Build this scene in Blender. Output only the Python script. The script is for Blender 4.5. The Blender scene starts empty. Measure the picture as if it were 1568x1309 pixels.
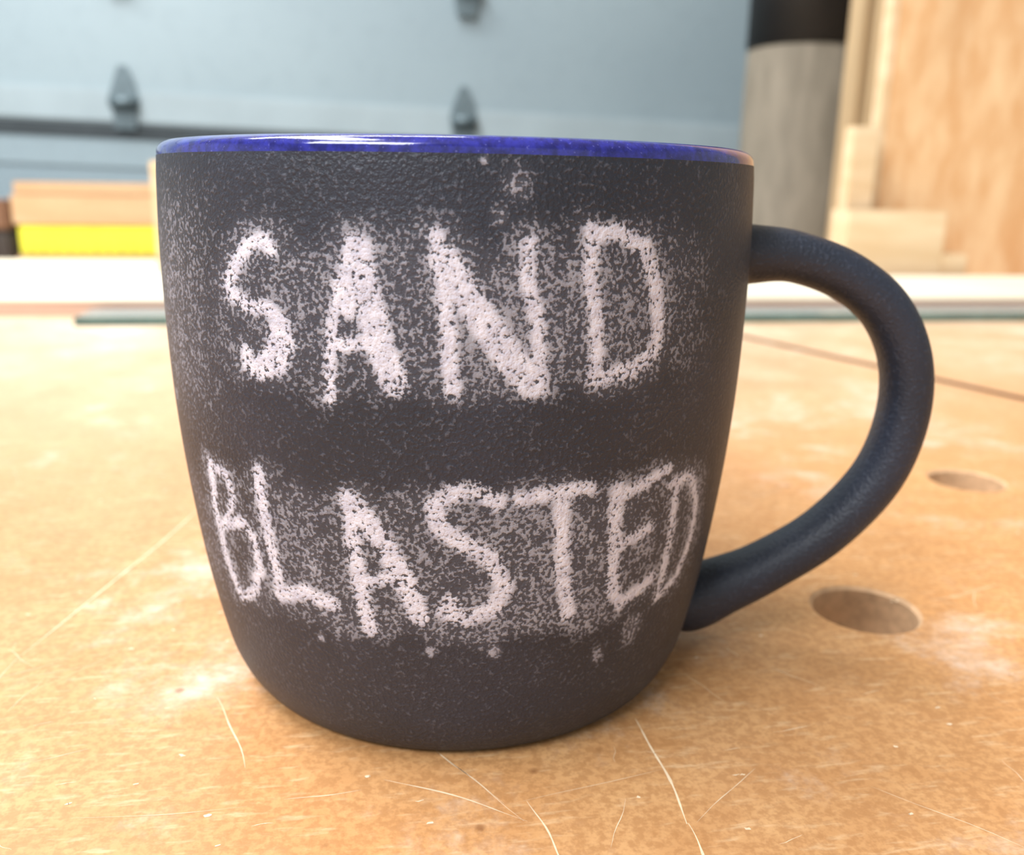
import bpy, bmesh, math, random
import numpy as np
from mathutils import Vector, Matrix

random.seed(7)
TZ = 0.90                      # bench top height (m)
PSI = math.radians(8.9)        # mug/camera axis is turned this much against the room
C, S_ = math.cos(PSI), math.sin(PSI)
MM = 0.001
def room(x, y):                # mug frame (mm) -> room frame (m)
    return ((x*C + y*S_)*MM, (-x*S_ + y*C)*MM)

scene = bpy.context.scene
scene.view_settings.view_transform = 'Standard'
scene.view_settings.look = 'None'
scene.view_settings.exposure = 0
COL = scene.collection

# ------------------------------------------------------------ materials
def srgb(r, g, b):
    def f(c):
        c /= 255.0
        return c/12.92 if c <= 0.04045 else ((c+0.055)/1.055)**2.4
    return (f(r), f(g), f(b), 1)

class NT:
    def __init__(s, name):
        s.m = bpy.data.materials.new(name); s.m.use_nodes = True
        s.t = s.m.node_tree; s.n = s.t.nodes; s.l = s.t.links
        s.b = s.n['Principled BSDF']
    def new(s, t, **kw):
        n = s.n.new(t)
        for k, v in kw.items(): setattr(n, k, v)
        return n
    def link(s, a, b): s.l.new(a, b)
    def coord(s, scale=(1,1,1), rot=(0,0,0)):
        c = s.new('ShaderNodeTexCoord'); m = s.new('ShaderNodeMapping')
        m.inputs['Scale'].default_value = scale; m.inputs['Rotation'].default_value = rot
        s.link(c.outputs['Object'], m.inputs['Vector']); return m.outputs['Vector']
    def noise(s, vec, scale, detail=3, rough=0.5):
        n = s.new('ShaderNodeTexNoise'); n.inputs['Scale'].default_value = scale
        n.inputs['Detail'].default_value = detail; n.inputs['Roughness'].default_value = rough
        s.link(vec, n.inputs['Vector']); return n.outputs['Fac']
    def rng(s, v, a, b, c=0, d=1, smooth=True):
        n = s.new('ShaderNodeMapRange'); n.interpolation_type = 'SMOOTHSTEP' if smooth else 'LINEAR'
        for i, x in zip(('From Min','From Max','To Min','To Max'), (a, b, c, d)): n.inputs[i].default_value = x
        s.link(v, n.inputs['Value']); return n.outputs['Result']
    def math(s, op, a, b=None, clamp=False):
        n = s.new('ShaderNodeMath', operation=op); n.use_clamp = clamp
        for i, x in enumerate((a, b)):
            if x is None: continue
            if isinstance(x, (int, float)): n.inputs[i].default_value = x
            else: s.link(x, n.inputs[i])
        return n.outputs[0]
    def mix(s, f, a, b, mode='MIX'):
        n = s.new('ShaderNodeMix', data_type='RGBA', blend_type=mode)
        for i, x in zip((0, 6, 7), (f, a, b)):
            if isinstance(x, (int, float, tuple)): n.inputs[i].default_value = x
            else: s.link(x, n.inputs[i])
        return n.outputs[2]
    def attr(s, name):
        n = s.new('ShaderNodeAttribute'); n.attribute_name = name; return n.outputs['Fac']
    def bump(s, h, strength, dist):
        n = s.new('ShaderNodeBump'); n.inputs['Strength'].default_value = strength
        n.inputs['Distance'].default_value = dist
        s.link(h, n.inputs['Height']); s.link(n.outputs[0], s.b.inputs['Normal'])
    def col(s, c):
        if isinstance(c, tuple): s.b.inputs['Base Color'].default_value = c
        else: s.link(c, s.b.inputs['Base Color'])
    def rough(s, c):
        if isinstance(c, (int, float)): s.b.inputs['Roughness'].default_value = c
        else: s.link(c, s.b.inputs['Roughness'])

def mat_plain(name, c, rough=0.6, var=0.08, scale=20, stretch=(1,1,1), metallic=0.0):
    m = NT(name); v = m.coord(stretch)
    n = m.noise(v, scale, 4)
    d = tuple(x*(1-var*2) for x in c[:3])+(1,); e = tuple(min(1, x*(1+var*1.2)) for x in c[:3])+(1,)
    m.col(m.mix(m.rng(n, .3, .7), d, e)); m.rough(rough)
    m.b.inputs['Metallic'].default_value = metallic
    return m.m

# mug stoneware + chalk
m = NT('sandblasted_stoneware'); v = m.coord()
ch, du = m.attr('chalk'), m.attr('dust')
n1 = m.noise(v, 1900, 2, .5); n2 = m.noise(v, 560, 3, .6); n3 = m.noise(v, 60, 3); n4 = m.noise(v, 170, 2)
grain = m.math('ADD', m.math('MULTIPLY', m.math('SUBTRACT', n1, .5), 3.0), m.math('MULTIPLY', m.math('SUBTRACT', n2, .5), 1.1))
grain = m.math('ADD', grain, m.math('MULTIPLY', m.math('SUBTRACT', n4, .5), .7))
dens = m.math('ADD', m.math('MULTIPLY', ch, .45), m.math('MULTIPLY', du, .54))
mask = m.rng(m.math('ADD', dens, grain), .24, .74)
strength = m.math('ADD', m.math('MULTIPLY', ch, .50), m.rng(du, 0, 1, .0, .40, False), True)
mask = m.math('MULTIPLY', mask, strength)
mask = m.math('MAXIMUM', mask, m.math('MULTIPLY', m.math('MULTIPLY', du, du), .07))
base = m.mix(m.rng(n3, .3, .7), srgb(33,39,51), srgb(40,46,60))
base = m.mix(m.rng(n1, .56, .72, 0, .24), base, srgb(84,94,114))
chalkc = m.mix(m.rng(n2, .3, .7), srgb(206,206,224), srgb(233,234,249))
m.col(m.mix(mask, base, chalkc))
m.rough(m.rng(mask, 0, 1, .48, .95, False))
m.b.inputs['Specular IOR Level'].default_value = .45
h = m.math('ADD', n1, m.math('MULTIPLY', mask, .4))
m.bump(h, .75, .00028)
MUG = m.m

m = NT('blue_glaze'); v = m.coord()
n = m.noise(v, 700, 3, .7); nn = m.noise(v, 2600, 1)
c = m.mix(m.rng(n, .3, .7), srgb(22,25,96), srgb(42,46,150))
c = m.mix(m.rng(nn, .68, .76, 0, .4), c, srgb(120,125,205))
m.col(c); m.rough(.14); m.b.inputs['Coat Weight'].default_value = .5
m.bump(n, .12, .0002)
GLAZE = m.m

# bench top
m = NT('scratched_hardboard_top'); v = m.coord()
nA = m.noise(v, 9, 5, .6); nB = m.noise(v, 55, 5, .65); nC = m.noise(v, 900, 2, .6)
vs = m.coord((1, 5, 1), (0, 0, .5)); nD = m.noise(vs, 160, 4, .6)
c = m.mix(m.rng(nB, .3, .7), srgb(200,147,96), srgb(218,169,117))
c = m.mix(m.rng(nA, .35, .7), c, srgb(209,151,96))
c = m.mix(m.rng(nC, .35, .65, 0, .6), c, srgb(174,122,75))
c = m.mix(m.rng(nD, .54, .75, 0, .45), c, srgb(236,204,162))
dust_glare_n = m.noise(v, 17, 7, .75)
dust2 = m.noise(m.coord((1, 3, 1), (0,0,.2)), 40, 6, .7)
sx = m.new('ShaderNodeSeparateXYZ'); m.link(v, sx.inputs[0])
far = m.rng(sx.outputs['Y'], -.17, .24, 0, .82)      # distant glare painted in: colour pales toward the back of the bench
c = m.mix(m.math('MULTIPLY', far, m.rng(dust_glare_n, .3, .65, .45, 1)), c, srgb(238,216,187))
pat = m.math('MULTIPLY', m.rng(dust_glare_n, .52, .74, 0, .75), m.rng(dust2, .35, .65, .3, 1))
c = m.mix(pat, c, srgb(244,234,220))
vo = m.new('ShaderNodeTexVoronoi'); vo.inputs['Scale'].default_value = 90; m.link(v, vo.inputs['Vector'])
sp = m.rng(vo.outputs['Distance'], .03, .10, 1, 0)
sp = m.math('MULTIPLY', sp, m.rng(m.noise(v, 33, 2), .56, .62))
c = m.mix(m.math('MULTIPLY', sp, .6), c, srgb(120,72,40))
m.col(c); m.rough(m.rng(dust_glare_n, .4, .7, .36, .6)); m.bump(m.math('ADD', nC, nB), .25, .0002)
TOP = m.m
SCR = mat_plain('scratch_raw_fibre', srgb(240,216,182), .8, .05, 300)
HOLE = mat_plain('hardboard_edge', srgb(208,168,128), .85, .08, 400)
GRV = mat_plain('hardboard_groove', srgb(120,78,56), .85, .08, 400)
FRAME = mat_plain('bench_frame_aluminium', srgb(150,152,155), .4, .05, 30, metallic=.8)

def wood(name, a, b, scale=6, stretch=(1, 1, .12), rough=.6):
    m = NT(name); v = m.coord(stretch)
    n = m.noise(v, scale*6, 5, .6); k = m.noise(v, scale, 3)
    c = m.mix(m.rng(n, .3, .7), a, b)
    c = m.mix(m.rng(k, .5, .7, 0, .5), c, tuple(x*.82 for x in a[:3])+(1,))
    m.col(c); m.rough(rough); return m.m
PLY = wood('plywood_birch', srgb(224,174,122), srgb(242,206,160), 9, (1,1,.35))
PLYPALE = wood('plywood_pale', srgb(220,190,148), srgb(236,212,176), 12, (.15,1,1))
PLYTOP = wood('plywood_sheet_face', srgb(238,226,200), srgb(250,242,222), 4, (.2,1,1))
PLYEDGE = wood('plywood_edge', srgb(192,158,140), srgb(214,182,162), 10, (.1,1,6))
TAN = wood('tan_lumber', srgb(200,162,122), srgb(216,182,144), 10, (.15,1,1))
SHADE = wood('shaded_plywood_edge', srgb(168,142,106), srgb(192,166,128), 10, (1,1,.15))  # darker tan that paints shade onto the rear panel edges

# ------------------------------------------------------------ mesh helpers
def obj(name, me, parent=None, mat=None, smooth=False):
    o = bpy.data.objects.new(name, me); COL.objects.link(o)
    if parent: o.parent = parent
    if mat: me.materials.append(mat)
    if smooth: me.polygons.foreach_set('use_smooth', [True]*len(me.polygons))
    return o
def empty(name, loc=(0,0,0), rot=0):
    e = bpy.data.objects.new(name, None); COL.objects.link(e); e.location = loc
    e.rotation_euler = (0,0,rot); e.empty_display_size = .02; return e
def box(name, x0, x1, y0, y1, z0, z1, mat, parent=None, bevel=.001, seg=2):
    bm = bmesh.new(); bmesh.ops.create_cube(bm, size=1)
    cx, cy, cz = (x0+x1)/2, (y0+y1)/2, (z0+z1)/2
    for vv in bm.verts: vv.co = Vector((vv.co.x*(x1-x0), vv.co.y*(y1-y0), vv.co.z*(z1-z0)))
    if bevel: bmesh.ops.bevel(bm, geom=bm.edges[:], offset=bevel, segments=seg, affect='EDGES')
    me = bpy.data.meshes.new(name); bm.to_mesh(me); bm.free()
    o = obj(name, me, parent, mat); o.location = (cx, cy, cz); return o
def cyl(name, r, z0, z1, loc, mat, parent=None, n=48, axis='Z', bevel=0):
    bm = bmesh.new(); bmesh.ops.create_cone(bm, cap_ends=True, segments=n, radius1=r, radius2=r, depth=z1-z0)
    for vv in bm.verts: vv.co.z += (z0+z1)/2
    if bevel: bmesh.ops.bevel(bm, geom=[e for e in bm.edges if abs(e.verts[0].co.z-e.verts[1].co.z) < 1e-7], offset=bevel, segments=3, affect='EDGES')
    if axis == 'X': bmesh.ops.rotate(bm, verts=bm.verts, matrix=Matrix.Rotation(math.pi/2, 3, 'Y'))
    me = bpy.data.meshes.new(name); bm.to_mesh(me); bm.free()
    o = obj(name, me, parent, mat, True); o.location = loc
    me.polygons.foreach_set('use_smooth', [abs(p.normal.z) < .9 or axis == 'X' for p in me.polygons]); return o

# ------------------------------------------------------------ mug
PROF = [(0,34.5),(0.5,35.8),(2,37.3),(5,39),(10,40.6),(22.5,43),(38.5,45),(53,46),(69,46.3),(80,46),(84.2,45.7)]
def catmull(pts, n):
    P_ = [np.array(p, float) for p in pts]; P_ = [2*P_[0]-P_[1]]+P_+[2*P_[-1]-P_[-2]]
    out = []
    for i in range(1, len(P_)-2):
        for k in range(n):
            t = k/n; a, b, c, d = P_[i-1:i+3]
            out.append(.5*((2*b)+(-a+c)*t+(2*a-5*b+4*c-d)*t*t+(-a+3*b-3*c+d)*t**3))
    out.append(P_[-2]); return np.array(out)
cur = catmull(PROF, 60)
# resample outer wall by arc length (0.35 mm)
seg = np.hypot(*np.diff(cur, axis=0).T); al = np.concatenate([[0], np.cumsum(seg)])
nr = int(al[-1]/0.35); sl = np.linspace(0, al[-1], nr)
oz, orr = np.interp(sl, al, cur[:,0]), np.interp(sl, al, cur[:,1])
bottom = [(1.2,0.01),(1.2,30),(0.4,31.5),(0.0,33)]
lip = []
for k in range(1, 13):           # rounded lip
    a = math.pi*k/12; lip.append((84.2+1.7*math.sin(a), 43.75+1.95*math.cos(a)))
inner = [(80,41.7),(69,42),(53,41.8),(38.5,40.8),(22.5,38.6),(12,35.5),(7.5,31),(5.5,24),(5,12),(5,0.01)]
rows = [*bottom, *zip(oz, orr), *lip, *inner]
i_out0, i_out1 = len(bottom), len(bottom)+nr
rows = np.array(rows); NS = 880
th = np.linspace(-math.pi, math.pi, NS, endpoint=False)
# theta = 0 is the lettered side (-Y in the mug frame)
X = rows[:,1][:,None]*np.sin(th)[None]*MM; Y = -rows[:,1][:,None]*np.cos(th)[None]*MM
Z = np.repeat(rows[:,0][:,None], NS, 1)*MM
co = np.stack([X, Y, Z], -1).reshape(-1, 3)
nR = len(rows)
ii, jj = np.meshgrid(np.arange(nR-1), np.arange(NS), indexing='ij')
a = ii*NS+jj; b = ii*NS+(jj+1) % NS
faces = np.stack([a, b, b+NS, a+NS], -1).reshape(-1, 4)
me = bpy.data.meshes.new('body')
me.vertices.add(len(co)); me.vertices.foreach_set('co', co.ravel())
me.loops.add(faces.size); me.loops.foreach_set('vertex_index', faces.ravel())
me.polygons.add(len(faces)); me.polygons.foreach_set('loop_start', np.arange(len(faces))*4)
me.polygons.foreach_set('loop_total', np.full(len(faces), 4))
me.update(calc_edges=True)
me.materials.append(MUG); me.materials.append(GLAZE)
rowmat = np.where(np.arange(nR-1) >= i_out1-2, 1, 0)
me.polygons.foreach_set('material_index', np.repeat(rowmat, NS).astype(np.int32))

# --- chalk lettering drawn on the wall of the mug: (angle*100, height_mm*5) per point, width in mm
LET = """19:-45,363 -47,368 -52,366 -57,355 -61,343 -61,335 -55,329 -47,327 -42,320 -41,306 -44,292 -51,286 -56,288 -56,299
30:-52,290 -46,297 -44,316
15:-21,370 -25,346 -28,311 -29,275
38:-20,365 -18,342 -15,312 -11,287
26:-22,357 -23,331
20:-27,309 -15,312
20:0,373 2,347 3,313 4,283
42:2,360 8,338 18,305 25,287
18:23,370 23,348 26,321 27,283
20:40,377 40,351 42,327 43,303 42,288
22:40,376 48,377 56,368 61,345 63,321 62,302 55,292 43,288
20:-81,212 -83,174 -82,140 -77,110
14:-81,211 -72,209 -70,195 -74,178 -82,163
17:-80,165 -67,177 -62,166 -62,143 -68,121 -77,110
22:-56,218 -56,186 -54.5,157 -54,128
24:-54,128 -43,136 -34,131
24:-25,212 -25,179 -24,146 -22,115
32:-25,209 -17,186 -11,159 -6,129
18:-25,150 -12,158
27:16,212 11,221 3,218 -1,208 0,195 7,184 15,171 19,151 16,134 8,128 2,133 3,140
20:23,213 33,216 44,216
23:35,211 36,174 40,124
23:53,211 54,177 56,136 60,122
18:54,207 63,212 73,218
18:55,169 68,177
20:60,122 67,128 74,135
16:79,204 80,157 79,115
15:76,206 86,207 93,185 95,152 89,124 79,115"""
STROKES = []
for ln in LET.splitlines():
    wd, ps = ln.split(':')
    STROKES.append((float(wd)/12.4, [tuple(float(q)*s for q, s in zip(p.split(','), (.01, .2))) for p in ps.split()]))
# loose smudges: angle, height, radius, amount
SM = [(-.03,20.4,.8,1.7),(.16,23.4,.5,1.5),(.17,20.2,1.0,1.7),(.12,83.2,.5,1.3),(.20,80.6,2,.95),(.16,77,1.4,.9),(.68,19.6,2.4,1.15),(.54,16.6,1.4,1.0),
      (-.40,20.4,.6,2.0),(-1.08,50,1.2,1.2),(-.40,31.6,4.5,1.0),(-.37,25,2.5,1),(-.22,24.5,2.2,.95),(.14,65,6,.9),(.66,33,5,.9),(-.11,65.4,4,.82),
      (-1.0,66,5,.85),(-.83,22,3,.8)]
zo = rows[i_out0:i_out1,0]; ro = rows[i_out0:i_out1,1]
TH, ZZ = np.meshgrid(th, zo); SX = TH*45.0
chalk = np.zeros_like(SX); halo = np.zeros_like(SX)
wob = .25*np.sin(SX*1.7+ZZ*.9)+.2*np.sin(ZZ*2.3-SX*.8)+.15*np.sin(SX*4.1+1.3)*np.cos(ZZ*3.7)
for w, pts in STROKES:
    for (t0, z0), (t1, z1) in zip(pts[:-1], pts[1:]):
        x0, x1 = t0*45, t1*45; dx, dz = x1-x0, z1-z0; L = dx*dx+dz*dz+1e-9
        t = np.clip(((SX-x0)*dx+(ZZ-z0)*dz)/L, 0, 1)
        d = np.hypot(SX-x0-t*dx, ZZ-z0-t*dz) + wob*.35
        chalk = np.maximum(chalk, np.clip(1-(d-w*.5+.3)/.95, 0, 1))
        halo = np.maximum(halo, np.exp(-(np.maximum(d-w*.5, 0)/3.6)**2))
def band(z, a, b, s): return 1/(1+np.exp(-(z-a)/s))/(1+np.exp((z-b)/s))
side = np.exp(-((SX-2)/37.0)**6)
zw = ZZ + .8*np.sin(SX*.35)+.5*np.sin(SX*.9+2)
dust = halo*.80*np.maximum(band(zw, 54.5, 78, .9), band(zw, 21.5, 45, .6))
dust = np.maximum(dust, band(zw, 56, 75, 1.1)*side*(.74+.10*np.exp(-((SX-12)/18)**2)))
dust = np.maximum(dust, band(zw, 21.5, 43, .6)*side*(.72+.14*np.exp(-((SX-20)/18)**2)))
dust = np.maximum(dust, band(ZZ, 48, 80, 3)*np.exp(-((SX+42)/14)**2)*.70)
dust = np.maximum(dust, band(ZZ, 18, 40, 3)*np.exp(-((SX+42)/12)**2)*.60)
dust = np.maximum(dust, band(ZZ, 4, 90, 3)*.11)
for t0, z0, r_, am in SM:
    d = np.hypot((SX-t0*45), (ZZ-z0)*.8)
    dust = np.maximum(dust, np.exp(-(d/r_)**2)*am)
full_c = np.zeros(len(co)); full_d = np.zeros(len(co))
full_c[i_out0*NS:i_out1*NS] = chalk.ravel(); full_d[i_out0*NS:i_out1*NS] = dust.ravel()
for nm, arr in (('chalk', full_c), ('dust', full_d)):
    at = me.attributes.new(nm, 'FLOAT', 'POINT'); at.data.foreach_set('value', arr.astype(np.float32))
mug = empty('coffee_mug', (0,0,TZ), -PSI)
obj('body', me, mug, None, True)

# handle : swept oval tube
HP = [(42.0,69.4,7.4,6.0),(44.8,70.0,6.7,5.4),(48,70.3,6.0,4.8),(55,70.0,5.5,4.2),(64,66.9,5.2,4.1),(71.3,61.2,5.1,4.1),(75.6,52.6,5.1,4.1),
      (76.2,42.6,5.1,4.1),(73,32,5.1,4.1),(65,22,5.2,4.1),(55,14.9,5.5,4.3),(47.8,11.2,6.0,4.9),(43.5,9.3,6.6,5.6),(40.2,8.1,6.6,5.5),(37.2,7.6,5.8,3.9)]
hc = catmull(HP, 10); NT_ = 40
tan = np.gradient(hc[:,:2], axis=0); tan /= np.linalg.norm(tan, axis=1)[:,None]
vs_ = []
for k in range(len(hc)):
    x, z, wy, wt = hc[k]; nx, nz = -tan[k,1], tan[k,0]
    for j in range(NT_):
        an = 2*math.pi*j/NT_; ca, sa = math.cos(an), math.sin(an)
        ex = 0.9
        ca_, sa_ = math.copysign(abs(ca)**ex, ca), math.copysign(abs(sa)**ex, sa)
        vs_.append(((x+nx*wt*ca_)*MM, wy*sa_*MM, (z+nz*wt*ca_)*MM))
fs = [(k*NT_+j, k*NT_+(j+1) % NT_, (k+1)*NT_+(j+1) % NT_, (k+1)*NT_+j) for k in range(len(hc)-1) for j in range(NT_)]
fs += [tuple(range(NT_))[::-1], tuple((len(hc)-1)*NT_+j for j in range(NT_))]
hm = bpy.data.meshes.new('handle'); hm.from_pydata(vs_, [], fs); hm.update()
bm = bmesh.new(); bm.from_mesh(hm); bmesh.ops.recalc_face_normals(bm, faces=bm.faces); bm.to_mesh(hm); bm.free()
obj('handle', hm, mug, MUG, True)

# ------------------------------------------------------------ workbench
bench = empty('workbench')
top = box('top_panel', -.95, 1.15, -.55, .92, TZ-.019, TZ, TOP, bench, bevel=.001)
def cutter(bmfn, mt=HOLE):
    bm = bmesh.new(); bmfn(bm); mm = bpy.data.meshes.new('cut'); bm.to_mesh(mm); bm.free()
    mm.materials.append(mt); return obj('cut', mm)
cuts = []
for hx, hy in [(80.3,14),(142,99)]:
    X0, Y0 = room(hx, hy)
    def f(bm): 
        bmesh.ops.create_cone(bm, cap_ends=True, segments=64, radius1=.0100, radius2=.0100, depth=.06)
        bmesh.ops.translate(bm, verts=bm.verts, vec=(X0, Y0, TZ))
    cuts.append(cutter(f))
    def g(bm):
        bmesh.ops.create_cone(bm, cap_ends=True, segments=64, radius1=.0092, radius2=.0122, depth=.003)
        bmesh.ops.translate(bm, verts=bm.verts, vec=(X0, Y0, TZ))
    cuts.append(cutter(g))
g0, g1 = Vector(room(100,437)), Vector(room(300,54))
def f(bm):
    bmesh.ops.create_cube(bm, size=1); d = g1-g0
    bmesh.ops.scale(bm, verts=bm.verts, vec=(d.length, .0070, .012))
    bmesh.ops.rotate(bm, verts=bm.verts, matrix=Matrix.Rotation(math.atan2(d.y, d.x), 3, 'Z'))
    bmesh.ops.translate(bm, verts=bm.verts, vec=((g0.x+g1.x)/2, (g0.y+g1.y)/2, TZ))
cuts.append(cutter(f, GRV))
bpy.context.view_layer.update()
for c_ in cuts:
    md = top.modifiers.new('b', 'BOOLEAN'); md.object = c_; md.operation = 'DIFFERENCE'; md.solver = 'EXACT'
    md.material_mode = 'TRANSFER'
dg = bpy.context.evaluated_depsgraph_get()
nm_ = bpy.data.meshes.new_from_object(top.evaluated_get(dg)); top.modifiers.clear(); top.data = nm_
for c_ in cuts: bpy.data.objects.remove(c_)
for nm2, y0, y1 in (('rail_front', -.53, -.49), ('rail_back', .86, .90)):
    box(nm2, -.90, 1.10, y0, y1, TZ-.10, TZ-.0195, FRAME, bench)
for i, (x, y) in enumerate([(-.88,-.51),(1.08,-.51),(-.88,.88),(1.08,.88)]):
    box('leg_%d' % (i+1), x-.03, x+.03, y-.03, y+.03, 0, TZ-.1, FRAME, bench)

# scratches as thin raised fibre ribbons in the top
sv, sf = [], []
def ribbon(pts, w):
    pts = [Vector(p) for p in pts]; n = len(pts); base_i = len(sv)
    for k, p in enumerate(pts):
        d = (pts[min(k+1, n-1)]-pts[max(k-1, 0)]).normalized(); q = Vector((-d.y, d.x))
        ww = w*(.15+.85*math.sin(math.pi*(k+.3)/(n-.4)))*random.uniform(.5, 1.1)*.5
        for s in (-1, 1):
            r = p+q*ww*s; rx, ry = room(r.x, r.y); sv.append((rx, ry, TZ+.00004))
        if k: sf.append((base_i+2*k-2, base_i+2*k-1, base_i+2*k+1, base_i+2*k))
def arc(x0, y0, x1, y1, bend, w, n=14):
    d = Vector((x1-x0, y1-y0)); q = Vector((-d.y, d.x)); ph = random.uniform(0, 6)
    ribbon([(x0+d.x*t+q.x*bend*4*t*(1-t)+.15*math.sin(9*t+ph), y0+d.y*t+q.y*bend*4*t*(1-t)+.1*math.cos(7*t+ph)) for t in [k/(n-1) for k in range(n)]], w)
arc(29,-26,33,-50,.02,.5,20); arc(33,-50,35,-64,.01,.4); arc(12,-46,17,-60,.02,.3); arc(-38,-22,-28,-40,.02,.25)
arc(-70,70,-76,-10,.01,.5,30); arc(-76,-10,-76,-40,.01,.3); arc(-8,-42,12,-50,.03,.25)
for i in range(360):
    x, y = random.uniform(-130, 190), random.uniform(-95, 160)
    if x*x+y*y < 42*42: continue
    L = random.choice([3,4,7,10,16,22]); an = random.choice([random.uniform(0, math.pi), random.gauss(2.4, .35), random.gauss(.3, .2)])
    arc(x, y, x+L*math.cos(an), y+L*math.sin(an), random.uniform(-.02,.02), random.uniform(.06,.17), 8)
for i in range(130):
    x, y = random.uniform(-110, 150), random.uniform(-80, 90)
    if x*x+y*y < 42*42: continue
    arc(x, y, x+random.uniform(.4,1.1), y+random.uniform(-.4,.6), 0, random.uniform(.25,.7), 4)
sm = bpy.data.meshes.new('scratch_marks'); sm.from_pydata(sv, [], sf); sm.update(); obj('scratch_marks', sm, bench, SCR)

# ------------------------------------------------------------ things lying on the bench
m = NT('greenish_glass'); m.col(srgb(176,196,196)); m.rough(.12); m.b.inputs['Transmission Weight'].default_value = .35
GL = m.m
g = empty('glass_sheet')
box('pane', -.183, .80, .389, .425, TZ+.0002, TZ+.005, GL, g, .0006)
m_edge = mat_plain('glass_edge_green', srgb(84,112,106), .25, .1, 40)
box('polished_edge', -.183, .80, .3875, .3889, TZ+.0002, TZ+.005, m_edge, g, .0003)
s = empty('plywood_sheet')
box('face_veneer', -.75, .95, .43, .60, TZ+.0085, TZ+.0100, PLYTOP, s, .0003)
box('core_plies', -.75, .95, .4302, .5998, TZ+.0001, TZ+.0085, PLYEDGE, s, .0003)
s = empty('thin_panel')
box('panel_face', -.80, -.02, .61, .79, TZ+.0042, TZ+.0055, PLYTOP, s, .0003)
box('panel_core', -.80, -.02, .6103, .7897, TZ+.0001, TZ+.0042, PLYEDGE, s, .0003)

# lumber pile with yellow level
YEL = mat_plain('yellow_paint', srgb(226,220,60), .45, .04, 30)
lp = empty('lumber_pile')
box('lower_board', -.358, -.20, .80, .87, TZ, TZ+.008, TAN, lp)
box('upper_board', -.358, -.20, .80, .87, TZ+.038, TZ+.066, TAN, lp)
box('top_board', -.355, -.205, .803, .87, TZ+.0662, TZ+.078, TAN, lp)
lv = empty('spirit_level')
box('level_body', -.355, -.20, .802, .86, TZ+.0082, TZ+.0378, YEL, lv, .002)
BLK = mat_plain('black_print', srgb(110,110,60), .5)
for i in range(12): box('tick_%d' % i, -.345+i*.012, -.344+i*.012, .8012, .8022, TZ+.012, TZ+.018, BLK, lv, 0)
db = empty('tool_case')
DK = mat_plain('dark_plastic', srgb(58,50,46), .6); BR = mat_plain('brown_plastic', srgb(120,84,60), .6)
box('case_bottom', -.62, -.368, .82, .89, TZ, TZ+.030, DK, db, .003)
box('case_lid', -.62, -.368, .82, .89, TZ+.031, TZ+.060, BR, db, .003)
box('case_latch', -.45, -.42, .812, .82, TZ+.020, TZ+.042, DK, db, .001)
vb = empty('wood_offcut')
x_, y_ = room(-262, 480)
box('block', x_-.001, x_+.045, .613, .632, TZ+.0057, TZ+.096, PLYPALE, vb, .001)

# right : plywood panels
pp = empty('plywood_panel')
box('face', .470, 1.12, .680, .695, TZ, TZ+.62, PLY, pp, .0008)
box('edge_lipping', .462, .4698, .680, .695, TZ, TZ+.62, PLYPALE, pp, .0008)
pp = empty('plywood_panel')
box('face', .472, 1.05, .70, .712, TZ, TZ+.58, TAN, pp, .0008)
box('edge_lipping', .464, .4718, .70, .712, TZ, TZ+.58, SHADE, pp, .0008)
pp = empty('plywood_panel')
box('face', .472, 1.0, .72, .75, TZ, TZ+.60, TAN, pp, .0008)
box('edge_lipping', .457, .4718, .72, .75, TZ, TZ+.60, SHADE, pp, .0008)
nb = empty('narrow_board')
box('stave', .424, .450, .655, .672, TZ, TZ+.140, PLYPALE, nb, .001)
box('foot_cleat', .421, .453, .650, .6548, TZ, TZ+.02, PLYPALE, nb, .001)
wb = empty('pale_wood_block')
box('tall_step', .405, .500, .612, .645, TZ, TZ+.066, PLYPALE, wb, .001)
box('short_step', .5002, .526, .612, .645, TZ, TZ+.028, PLYPALE, wb, .001)

# cardboard tube with black wrap
m = NT('grey_cardboard'); v = m.coord((1,1,.25)); n = m.noise(v, 60, 5)
m.col(m.mix(m.rng(n, .3, .7), srgb(112,103,88), srgb(130,120,104))); m.rough(.75); CARD = m.m
BKT = mat_plain('black_sleeve', srgb(28,28,30), .5)
tb = empty('cardboard_tube')
cyl('tube', .073, 0, TZ+.254, (.535, 1.0, 0), CARD, tb, 64, bevel=.002)
cyl('black_sleeve', .0745, TZ+.2542, TZ+.62, (.535, 1.0, 0), BKT, tb, 64, bevel=.003)
cyl('sleeve_cap', .065, TZ+.62, TZ+.635, (.535, 1.0, 0), BKT, tb, 64, bevel=.003)
dc = empty('dark_cabinet')
DC = mat_plain('dark_cabinet_paint', srgb(42,46,48), .6)
box('carcass', .68, 1.25, 1.10, 1.38, 0, TZ+.70, DC, dc, .004)
box('cabinet_door_1', .69, .96, 1.085, 1.099, .05, TZ+.68, DC, dc, .003)
box('cabinet_door_2', .97, 1.24, 1.085, 1.099, .05, TZ+.68, DC, dc, .003)

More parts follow.
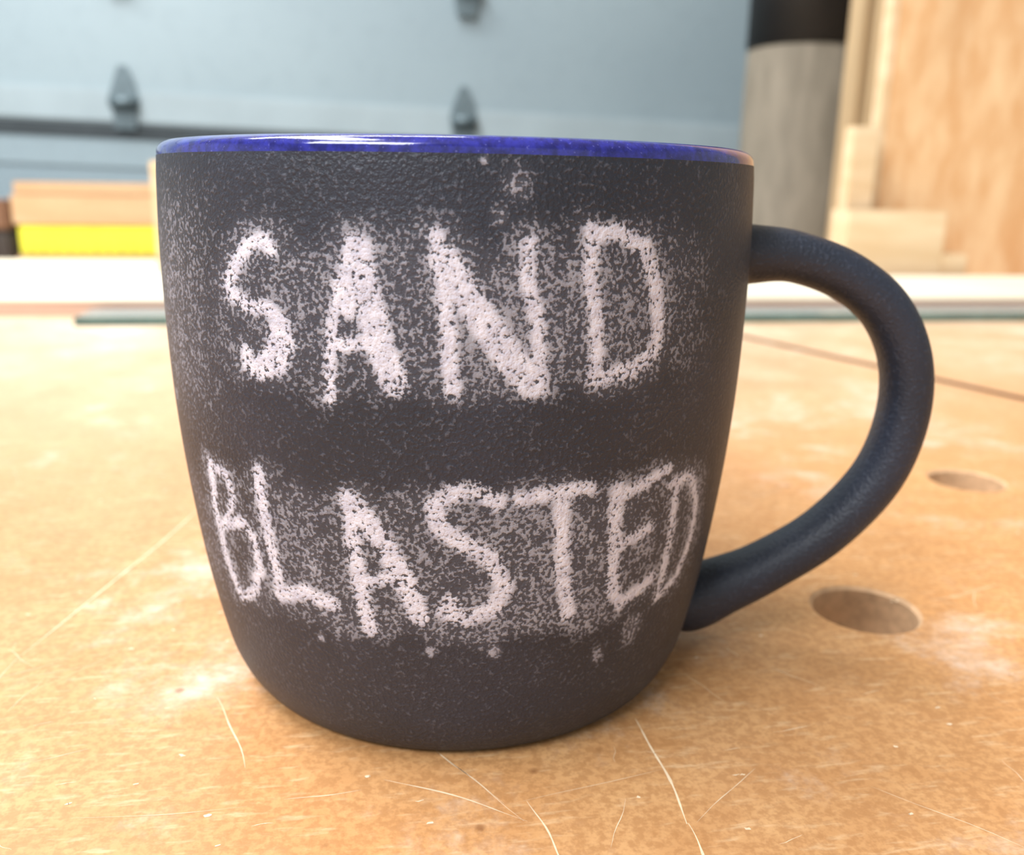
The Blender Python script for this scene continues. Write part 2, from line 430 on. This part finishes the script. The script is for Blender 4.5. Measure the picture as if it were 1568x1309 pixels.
# ------------------------------------------------------------ garage door & room
DOORC = NT('garage_door_steel'); v = DOORC.coord(); n = DOORC.noise(v, 1.2, 2); n2_ = DOORC.noise(v, 40, 4)
c = DOORC.mix(DOORC.rng(n, .35, .65), srgb(143,160,168), srgb(160,177,183))
c = DOORC.mix(DOORC.rng(n2_, .5, .7, 0, .12), c, srgb(126,142,150))
DOORC.col(c); DOORC.rough(.38); DM = DOORC.m
RAIL = mat_plain('door_rail_steel', srgb(167,182,187), .35, .03, 10)
GAP = mat_plain('seam_shade', srgb(60,68,72), .7); HNG = mat_plain('hinge_galvanised', srgb(108,124,130), .45, .06, 60, metallic=.3)  # dark tone painted for the shadow between door sections
DY = 1.50
dr = empty('door_1')
seams = [-.36, .162, .70, 1.23]
zb = 0.02
for i, sz in enumerate(seams):
    zt = TZ+sz
    box('section_%d' % (i+1), -1.88, 1.28, DY, DY+.04, zb+.004, zt-.004, DM, dr, .003)
    box('bottom_rail_%d' % (i+1), -1.88, 1.28, DY-.008, DY-.0005, zt+.010, zt+.065, RAIL, dr, .004) if i < 3 else None
    box('top_rail_%d' % (i+1), -1.88, 1.28, DY-.003, DY-.0005, zt-.060, zt-.013, DM, dr, .001)
    box('gap_shadow_%d' % (i+1), -1.88, 1.28, DY-.006, DY+.03, zt-.0125, zt+.0095, GAP, dr, 0)  # dark strip standing in for the shadow gap at each seam
    zb = zt
def hinge(x, z, k):
    bm = bmesh.new()
    out = [(-.016,-.044),(.016,-.044),(.020,-.014),(.024,.006),(.014,.034),(.006,.055),(-.006,.055),(-.014,.034),(-.024,.006),(-.020,-.014)]
    vv = [bm.verts.new((a_, -.004, b_)) for a_, b_ in out]; f_ = bm.faces.new(vv)
    r_ = bmesh.ops.extrude_face_region(bm, geom=[f_]); bmesh.ops.translate(bm, verts=[e for e in r_['geom'] if isinstance(e, bmesh.types.BMVert)], vec=(0,.004,0))
    bmesh.ops.recalc_face_normals(bm, faces=bm.faces)
    mm = bpy.data.meshes.new('hinge_leaf'); bm.to_mesh(mm); bm.free()
    o = obj('hinge_leaf_%d' % k, mm, dr, HNG); o.location = (x, DY-.0085, z)
    o2 = cyl('hinge_knuckle_%d' % k, .009, -.020, .020, (x, DY-.022, z-.002), HNG, dr, 24, 'X')
k = 0
for z in (TZ+.208, TZ+.419, TZ-.31):
    for x in (-.98,-.413,.147,.72):
        k += 1; hinge(x, z, k)
# the old door hangs slightly out of level
tilt = Matrix.Rotation(math.radians(1.5), 4, 'Y'); pv = Vector((-.45, 0, TZ+.2))
dr.matrix_world = Matrix.Translation(pv) @ tilt @ Matrix.Translation(-pv)
WALL = mat_plain('wall_paint', srgb(205,208,205), .8, .03, 3)
FLR = mat_plain('concrete_floor', srgb(140,138,132), .7, .1, 4)
CEI = mat_plain('ceiling_paint', srgb(225,225,222), .9, .02, 3)
box('floor', -2.4, 2.4, -2.6, 1.7, -.1, 0, FLR, None, 0)
box('ceiling', -2.4, 2.4, -2.6, 1.7, 2.6, 2.7, CEI, None, 0)
box('wall_left', -2.5, -2.4, -2.6, 1.7, 0, 2.6, WALL, None, 0)
box('wall_right', 2.4, 2.5, -2.6, 1.7, 0, 2.6, WALL, None, 0)
wbk = empty('wall_back')
box('pier_left', -2.4, -1.9, DY+.05, DY+.15, 0, 2.6, WALL, wbk, 0)
box('pier_right', 1.3, 2.4, DY+.05, DY+.15, 0, 2.6, WALL, wbk, 0)
box('header', -1.9, 1.3, DY+.05, DY+.15, TZ+1.19, 2.6, WALL, wbk, 0)

# ------------------------------------------------------------ lights
def area(name, loc, size, size_y, power, color, target):
    l = bpy.data.lights.new(name, 'AREA'); l.shape = 'RECTANGLE'; l.size = size; l.size_y = size_y
    l.energy = power; l.color = color
    o = bpy.data.objects.new(name, l); COL.objects.link(o); o.location = loc
    o.rotation_euler = (Vector(target)-Vector(loc)).to_track_quat('-Z', 'Y').to_euler(); return o
area('door_fill', (-.75, .25, 2.5), 1.2, .35, 35, (.98,.98,1), (-.55, .25, 0))
area('door_fill', (-1.1, -1.0, 2.4), 1.2, .6, 44, (.94,.97,1), (-.05, 0, .95))
area('door_fill', (-.6, .9, 2.55), 1.4, .25, 18, (.97,.99,1), (-.6, 1.3, 1.0))  # added lamp out of view, brightens the garage door
w = bpy.data.worlds.new('world'); scene.world = w; w.use_nodes = True
w.node_tree.nodes['Background'].inputs[0].default_value = (.92,.96,1,1)
w.node_tree.nodes['Background'].inputs[1].default_value = .75

# ------------------------------------------------------------ camera
cd = bpy.data.cameras.new('camera'); co_ = bpy.data.objects.new('camera', cd); COL.objects.link(co_)
PIT, ROL = math.radians(15), math.radians(1)
cd.sensor_width = 36; cd.lens = 31.45; cd.clip_start = .005
fw = Vector((0, math.cos(PIT), -math.sin(PIT))); rt = Vector((1,0,0)); up = Vector((0, math.sin(PIT), math.cos(PIT)))
rt2 = rt*math.cos(ROL)+up*math.sin(ROL); up2 = up*math.cos(ROL)-rt*math.sin(ROL)
M3 = Matrix((rt2, up2, -fw)).transposed(); M3 = Matrix.Rotation(-PSI, 3, 'Z') @ M3
cx_, cy_ = room(9, -150)
co_.matrix_world = Matrix.Translation((cx_, cy_, TZ+.0802)) @ M3.to_4x4()
cd.dof.use_dof = True; cd.dof.focus_distance = .112; cd.dof.aperture_fstop = 20
scene.camera = co_
